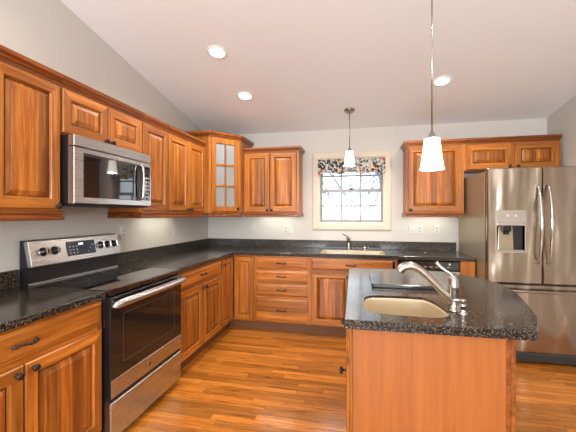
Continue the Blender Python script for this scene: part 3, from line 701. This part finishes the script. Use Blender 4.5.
# ------------------------------------------------------------------ refrigerator (front at y = 0)
FX, FY = 1.168, 3.300
FWD, FH = .890, 1.775
c = thing('refrigerator', 'tall stainless steel french-door refrigerator with water dispenser', 'refrigerator', (FX, FY, 0))
b = MB(); b.box(.002, FWD - .002, .075, .86, .055, FH - .02, 'fridge_side', .006); b.build('body', c)
b = MB(); b.box(.004, FWD - .004, .045, .0745, .06, FH - .03, 'dark'); b.build('gasket', c)
b = MB(); b.box(.01, FWD - .01, .03, .10, .022, .104, 'ringgrey', .004)
for k in range(5): b.box(.04, FWD - .04, .026, .0305, .034 + k * .011, .038 + k * .011, 'dark')
b.build('base_grille', c)
for x in (.05, FWD - .05):
    for y, z in ((.08, .0218), (.8, .0548)): b = MB(); b.lathe([(.02, .001), (.02, z)], (x, y, 0), (0, 0, 1), 'black', 10); b.build('foot', c)
def vplate(outer, holes, y0, y1, m, ch):  # slab standing upright, front at y0
    b = MB(lambda p: (p[0], y1 - (p[2]), p[1])); b.plate(outer, holes, 0, y1 - y0, m, ch); return b
zs = .722; mid = FWD / 2
DX0, DX1, DZ0, DZ1 = .068, .310, 1.010, 1.385
hole = rrect(DX0 + .008, DX1 - .008, DZ0 + .008, 1.262, .008, 2)
d1 = vplate(rrect(0, mid - .004, zs + .006, FH, .010, 3), [hole], 0, .044, 'steel_door', .008).build('left_door', c)
d2_ = vplate(rrect(mid + .004, FWD, zs + .006, FH, .010, 3), [], 0, .044, 'steel_door', .008).build('right_door', c)
d3 = vplate(rrect(0, FWD, .112, zs - .006, .010, 3), [], 0, .044, 'steel_door', .008).build('freezer_drawer', c)
def vhandle(par, x):
    b = MB(); n = 18
    pts = [(x, -.001, .915)] + [(x, -.016 - .052 * math.sin(PI * k / n) ** .7, (.918 + .685 * k / n)) for k in range(n + 1)] + [(x, -.001, 1.606)]
    b.tube(pts, [.010] + [.010 + .008 * math.sin(PI * k / n) for k in range(n + 1)] + [.010], 'chrome', 12, .8); b.build('handle', par)
vhandle(d1, mid - .040); vhandle(d2_, mid + .040)
b = MB(); n = 16
pts = [(.075, -.001, .668)] + [(.08 + (FWD - .16) * k / n, -.018 - .035 * math.sin(PI * k / n) ** .6, .668) for k in range(n + 1)] + [(FWD - .075, -.001, .668)]
b.tube(pts, .0125, 'nickel', 12); b.build('handle', d3)
b = MB()
b.rings([[(x, -.001, z) for x, z in rrect(DX0 - .004 + i, DX1 + .004 - i, DZ0 - .004 + i, DZ1 + .004 - i, .008, 2)] for i in (0, .010)], 'greyplastic', True, False, False)
b.box(DX0, DX1, -.006, -.0005, 1.262, DZ1, 'greyplastic', .003)
b.box(DX0 + .006, DX1 - .006, -.010, -.0062, 1.250, 1.276, 'chrome', .002)
b.build('dispenser_panel', d1)
b = MB()
x0, x1, z0_, z1_ = DX0 + .008, DX1 - .008, DZ0 + .008, 1.262
b.rings([[(x, y, z) for x, z in ((x0, z0_), (x1, z0_), (x1, z1_), (x0, z1_))] for y in (.0005, .040)], 'dark', True, False, True)
b.rings([[(x0 + .02 + q * .012, .0385 - q * .004, z0_ + .002), (x1 - .075 - q * .0, .0385 - q * .004, z0_ + .002), (x1 - .085, .0385 - q * .004, z1_ - .02), (x0 + .03, .0385 - q * .004, z1_ - .02)] for q in (0, 1)], 'fridge_side')
b.box(x0 + .002, x1 - .002, .002, .036, z0_ + .0005, z0_ + .010, 'greyplastic', .002)
b.build('dispenser_recess', d1)
b = MB(); b.box(x0 + .045, x0 + .125, .004, .030, 1.195, 1.2615, 'black', .008); b.lathe([(.022, 1.170), (.024, 1.196)], (x0 + .085, .018, 0), (0, 0, 1), 'black', 14); b.build('dispenser_nozzle', d1)
for x in (DX0 + .095, DX0 + .16): b = MB(); b.lathe([(.011, 0), (.011, .002), (.008, .003)], (x, -.0062, 1.338), (0, -1, 0), 'white', 14); b.build('dispenser_button', d1)
b = MB(); b.box(.03, .11, .05, .14, FH - .0195, FH - .004, 'greyplastic', .003); b.build('hinge_cover', c)
b = MB(); b.box(FWD - .11, FWD - .03, .05, .14, FH - .0195, FH - .004, 'greyplastic', .003); b.build('hinge_cover', c)

# ------------------------------------------------------------------ faucets, soap, board
def vfr(p, y=0): return (p[0], y, p[1])
c = thing('island_faucet', 'brushed nickel single-lever faucet beside the prep sink on the island', 'faucet', (.43, 1.61, ZC1))
b = MB(); b.lathe([(.032, 0), (.032, .006), (.026, .012), (.0225, .03), (.0215, .10), (.0235, .104), (.0235, .118), (.0215, .122), (.021, .145), (.014, .156), (.004, .160)], (0, 0, 0), (0, 0, 1), 'nickel', 24); b.build('column', c)
sp = catmull([(-.005, 0, .040), (-.045, -.002, .082), (-.095, -.004, .135), (-.140, -.005, .178), (-.180, -.005, .197), (-.215, -.005, .193), (-.238, -.005, .172)], 5)
nsp = len(sp)
b = MB(); b.tube(sp, [.0175 if k < nsp * .5 else .0175 + .003 * min(1, (k - nsp * .5) / 6) for k in range(nsp)], 'nickel', 16); b.build('spout', c)
b = MB(); b.tube(catmull([(0, 0, .150), (-.010, 0, .166), (-.036, .006, .184), (-.062, .012, .206), (-.070, .014, .216)], 5), [.008, .0075, .007, .0065, .006, .006, .0055, .0055, .0055, .006, .0065, .007, .0075, .008, .0085, .009, .0095, .010, .010, .0095, .007], 'chrome', 10, .8); b.build('lever', c)
c = thing('soap_dispenser', 'short nickel soap pump standing in front of the island faucet', 'soap dispenser', (.452, 1.555, ZC1))
b = MB(); b.lathe([(.020, 0), (.020, .006), (.013, .010), (.0125, .032), (.015, .034), (.015, .044), (.010, .048)], (0, 0, 0), (0, 0, 1), 'chrome', 18); b.build('collar', c)
b = MB(); b.lathe([(.006, .0485), (.006, .056), (.013, .058), (.013, .066), (.004, .069)], (0, 0, 0), (0, 0, 1), 'chrome', 16); b.tube([(.01, 0, .062), (-.03, 0, .062), (-.046, 0, .056)], [.007, .0065, .005], 'chrome', 10); b.build('pump_head', c)
c = thing('kitchen_faucet', 'dark nickel kitchen faucet behind the sink under the window', 'faucet', (-.105, 4.055, ZC1))
b = MB(); b.lathe([(.027, 0), (.027, .008), (.020, .014), (.018, .10), (.020, .13), (.013, .152), (.003, .156)], (0, 0, 0), (0, 0, 1), 'nickel', 20); b.build('column', c)
b = MB(); b.tube(catmull([(0, -.005, .09), (-.005, -.06, .150), (-.008, -.12, .165), (-.010, -.17, .140)], 5), .013, 'nickel', 12); b.build('spout', c)
b = MB(); b.tube(catmull([(0, 0, .150), (-.02, -.005, .168), (-.06, -.01, .190), (-.075, -.012, .196)], 4), .006, 'bronze', 8); b.build('lever', c)
c = thing('soap_dispenser', 'small nickel soap pump right of the faucet under the window', 'soap dispenser', (.085, 4.06, ZC1))
b = MB(); b.lathe([(.018, 0), (.018, .005), (.011, .009), (.011, .05)], (0, 0, 0), (0, 0, 1), 'nickel', 14); b.build('collar', c)
b = MB(); b.lathe([(.009, .0505), (.012, .054), (.012, .064), (.003, .067)], (0, 0, 0), (0, 0, 1), 'nickel', 14); b.tube([(0, 0, .059), (0, -.03, .059), (0, -.042, .054)], .005, 'nickel', 8); b.build('pump_head', c)
b = MB(lambda p: p)
b.plate(rrect(0, .40, 0, .46, .012, 3), [], .004, .022, 'slab', .002)
b.box(.02, .38, .02, .44, 0, .0041, 'dark')
o = b.build('cutting_board'); o.location = (.085, 2.015, ZC1 + .0003); tag(o, 'flat glossy black rectangular board lying on the island behind the prep sink', 'cutting board')

# ------------------------------------------------------------------ valance
b = MB(); nx = 90; zt = 2.052; grid = []
for i in range(nx + 1):
    x = -.500 + .836 * i / nx; t = i / nx
    hem = 1.872 - .010 * math.cos(t * 2 * PI * 3.0) - .004 * math.sin(t * 41)
    colv = []
    for k in range(9):
        z = zt + (hem - zt) * k / 8; fold = .009 * math.sin(t * 58 + .5 * math.sin(t * 13)) * (k / 8) ** .7
        colv.append((x, -.036 + fold, z))
    grid.append(colv)
ids = [[b.vert(p) for p in cc] for cc in grid]; idb = [[b.vert((p[0], p[1] + .003, p[2])) for p in cc] for cc in grid]
for i in range(nx):
    for k in range(8):
        b.face((ids[i][k], ids[i][k + 1], ids[i + 1][k + 1], ids[i + 1][k]), 'floral', True); b.face((idb[i][k], idb[i + 1][k], idb[i + 1][k + 1], idb[i][k + 1]), 'floral', True)
    for k, q in ((0, 0), (8, 8)): b.face((ids[i][k], ids[i + 1][k], idb[i + 1][k], idb[i][k]), 'floral')
for i in (0, nx):
    for k in range(8): b.face((ids[i][k], idb[i][k], idb[i][k + 1], ids[i][k + 1]), 'floral')
t = thing('valance', 'short floral fabric valance with wavy hem across the top of the window', 'curtain', (0, YW, 0))
b.build('fabric', t)
b = MB(); b.tube([(-.495, -.0265, 2.047), (.331, -.0265, 2.047)], .004, 'white', 8); b.build('rod', t)

# ------------------------------------------------------------------ wall plates
def wall_plate(loc, rz, gangs, kind, label, name, cat):
    t = thing(name, label, cat, loc, rz, 'wall outlets' if cat == 'outlet' else 'light switches'); w = .07 + .046 * (gangs - 1)
    b = MB(); b.rings([rect(-w / 2 + i, w / 2 - i, -.057 + i, .057 - i, y) for i, y in ((0, -.0008), (0, -.004), (.003, -.0065))], 'white'); b.build('plate', t)
    for g in range(gangs):
        x = (g - (gangs - 1) / 2) * .046; k = kind[g]
        b = MB()
        if k == 'o':
            for z in (-.02, .02):
                b.lathe([(.0165, 0), (.0165, .002), (.015, .0026)], (x, -.0066, z), (0, -1, 0), 'white', 18)
                for q in (-.006, .006): b.box(x + q - .0022, x + q + .0022, -.0100, -.0093, z - .006, z + .008, 'dark')
            b.build('receptacle', t)
        else:
            b.box(x - .006, x + .006, -.017, -.0066, -.004, .013, 'white', .002); b.box(x - .016, x + .016, -.0085, -.0066, -.033, .033, 'white', .001); b.build('switch', t)
wall_plate((-1.38, YW, 1.19), 0, 1, 's', 'single white light switch plate left of the outlets on the back wall', 'light_switch', 'light switch')
wall_plate((-.90, YW, 1.150), 0, 2, 'os', 'wide white wall outlet plate under the cabinet left of the window', 'wall_outlet', 'outlet')
wall_plate((.695, YW, 1.165), 0, 3, 'sso', 'triple white switch plate just right of the window', 'light_switch', 'light switch')
wall_plate((.935, YW, 1.160), 0, 1, 'o', 'single white outlet plate beside the refrigerator', 'wall_outlet', 'outlet')
wall_plate((XW, 2.52, 1.185), PI / 2, 1, 'o', 'white wall outlet beside the range control panel on the left wall', 'wall_outlet', 'outlet')
wall_plate((XW, 3.37, 1.150), PI / 2, 1, 'o', 'white wall outlet near the room corner on the left wall', 'wall_outlet', 'outlet')

# ------------------------------------------------------------------ lamps
def pendant(x, y, zb, label):
    zt_ = zc(y); t = thing('pendant_light', label, 'pendant light', (x, y, zb), 0, 'pendant lights')
    h = .168; prof = [(.0645, 0), (.0605, .010), (.0555, .035), (.0495, .085), (.0435, .135), (.0395, h)]
    b = MB(); b.lathe(prof + [(.037, h - .002)] + [(r - .003, z) for r, z in reversed(prof[:-1])] + [(.0645, 0)], (0, 0, 0), (0, 0, 1), 'shade', 32, cap0=False, cap1=False); b.build('lamp_shade', t)
    b = MB(); b.lathe([(.0365, h - .006), (.0385, h), (.032, h + .008), (.018, h + .016), (.012, h + .035), (.006, h + .04)], (0, 0, 0), (0, 0, 1), 'nickel', 24); b.build('socket_cap', t)
    b = MB(); b.lathe([(.0048, h + .038), (.0048, zt_ - zb - .02)], (0, 0, 0), (0, 0, 1), 'nickel', 10); b.build('rod', t)
    nrm = Vector((0, S, 1)).normalized()
    b = MB(); o_ = Vector((0, 0, zt_ - zb)) 
    b.lathe([(.060, .001), (.060, .008), (.052, .018), (.020, .024), (.010, .030)], o_, -nrm, 'nickel', 28); b.build('canopy', t)
    l = bpy.data.lights.new('bulb', 'POINT'); l.energy = PENDANT_W; l.color = (1, .90, .77); l.shadow_soft_size = .03
    lo_ = bpy.data.objects.new('bulb', l); COL.objects.link(lo_); lo_.location = (0, 0, .03); lo_.parent = t
pendant(.398, 1.90, 1.598, 'white glass pendant lamp on a long rod over the island')
pendant(-.088, 3.729, 1.895, 'white glass pendant lamp on a short rod in front of the window')
def can(x, y, cool, label):
    z = zc(y); nrm = Vector((0, S, 1)).normalized(); t = thing('recessed_light', label, 'ceiling light', (x, y, z), 0, 'recessed ceiling lights')
    b = MB(); b.lathe([(.064, .0012), (.066, .006), (.080, .008), (.088, .004), (.088, .0008)], (0, 0, 0), -nrm, 'lampring', 36, cap0=False, cap1=False); b.build('trim_ring', t)
    b = MB(); b.lathe([(.0640, .0015), (.06, .003), (.02, .005)], (0, 0, 0), -nrm, 'lamp_cool' if cool else 'lamp_warm', 32); b.build('lens', t)
    l = bpy.data.lights.new('lamp', 'SPOT'); l.energy = CAN_W; l.spot_size = math.radians(150); l.spot_blend = .6; l.shadow_soft_size = .06; l.color = (.9, .95, 1) if cool else (1, .90, .77)
    lo_ = bpy.data.objects.new('lamp', l); COL.objects.link(lo_); lo_.parent = t; lo_.location = -nrm * .012
can(-1.169, 2.580, False, 'warm recessed ceiling light highest of the three, above the left counter')
can(-1.168, 3.281, True, 'cool white recessed ceiling light nearest the corner cabinet')
can(.778, 3.293, False, 'recessed ceiling light nearest the refrigerator')
can(.778, 1.15, False, 'added unseen recessed fill light over the near end of the island')  # extra ceiling lamp out of view, added as fill
can(-1.169, .9, False, 'added unseen recessed fill light over the near left counter')  # second out-of-view lamp added to brighten the room
def under(loc, rz, w, label):
    t = thing('under_cabinet_light', label, 'light', loc, rz, 'light bars under the wall cabinets')
    b = MB(); b.box(-w / 2, w / 2, -.035, .035, -.020, -.0006, 'white', .003); b.build('housing', t)
    b = MB(); b.box(-w / 2 + .01, w / 2 - .01, -.028, .028, -.023, -.0203, 'lamp_strip', .001); b.build('diffuser', t)
    l = bpy.data.lights.new('strip', 'AREA'); l.shape = 'RECTANGLE'; l.size = w - .02; l.size_y = .05; l.energy = UNDER_W * w / .5; l.color = (1, .96, .80)
    o_ = bpy.data.objects.new('strip', l); COL.objects.link(o_); o_.parent = t; o_.location = (0, 0, -.0245)
M['lamp_strip'] = plain('lit_strip', (.9, .9, .85), .4, emit=(1, .95, .8), es=4)
under((XW + .13, 2.98, ZU0), PI / 2, .55, 'slim light bar under the left wall cabinets')
under((-1.03, YW - .13, ZU0), 0, .5, 'slim light bar under the wall cabinet left of the window')
under((.83, YW - .13, ZU0), 0, .45, 'slim light bar under the wall cabinet right of the window')
for o in bpy.data.objects:
    if o.type in ('EMPTY',) and o.name.startswith('door') and not o.users_collection: bpy.data.objects.remove(o)
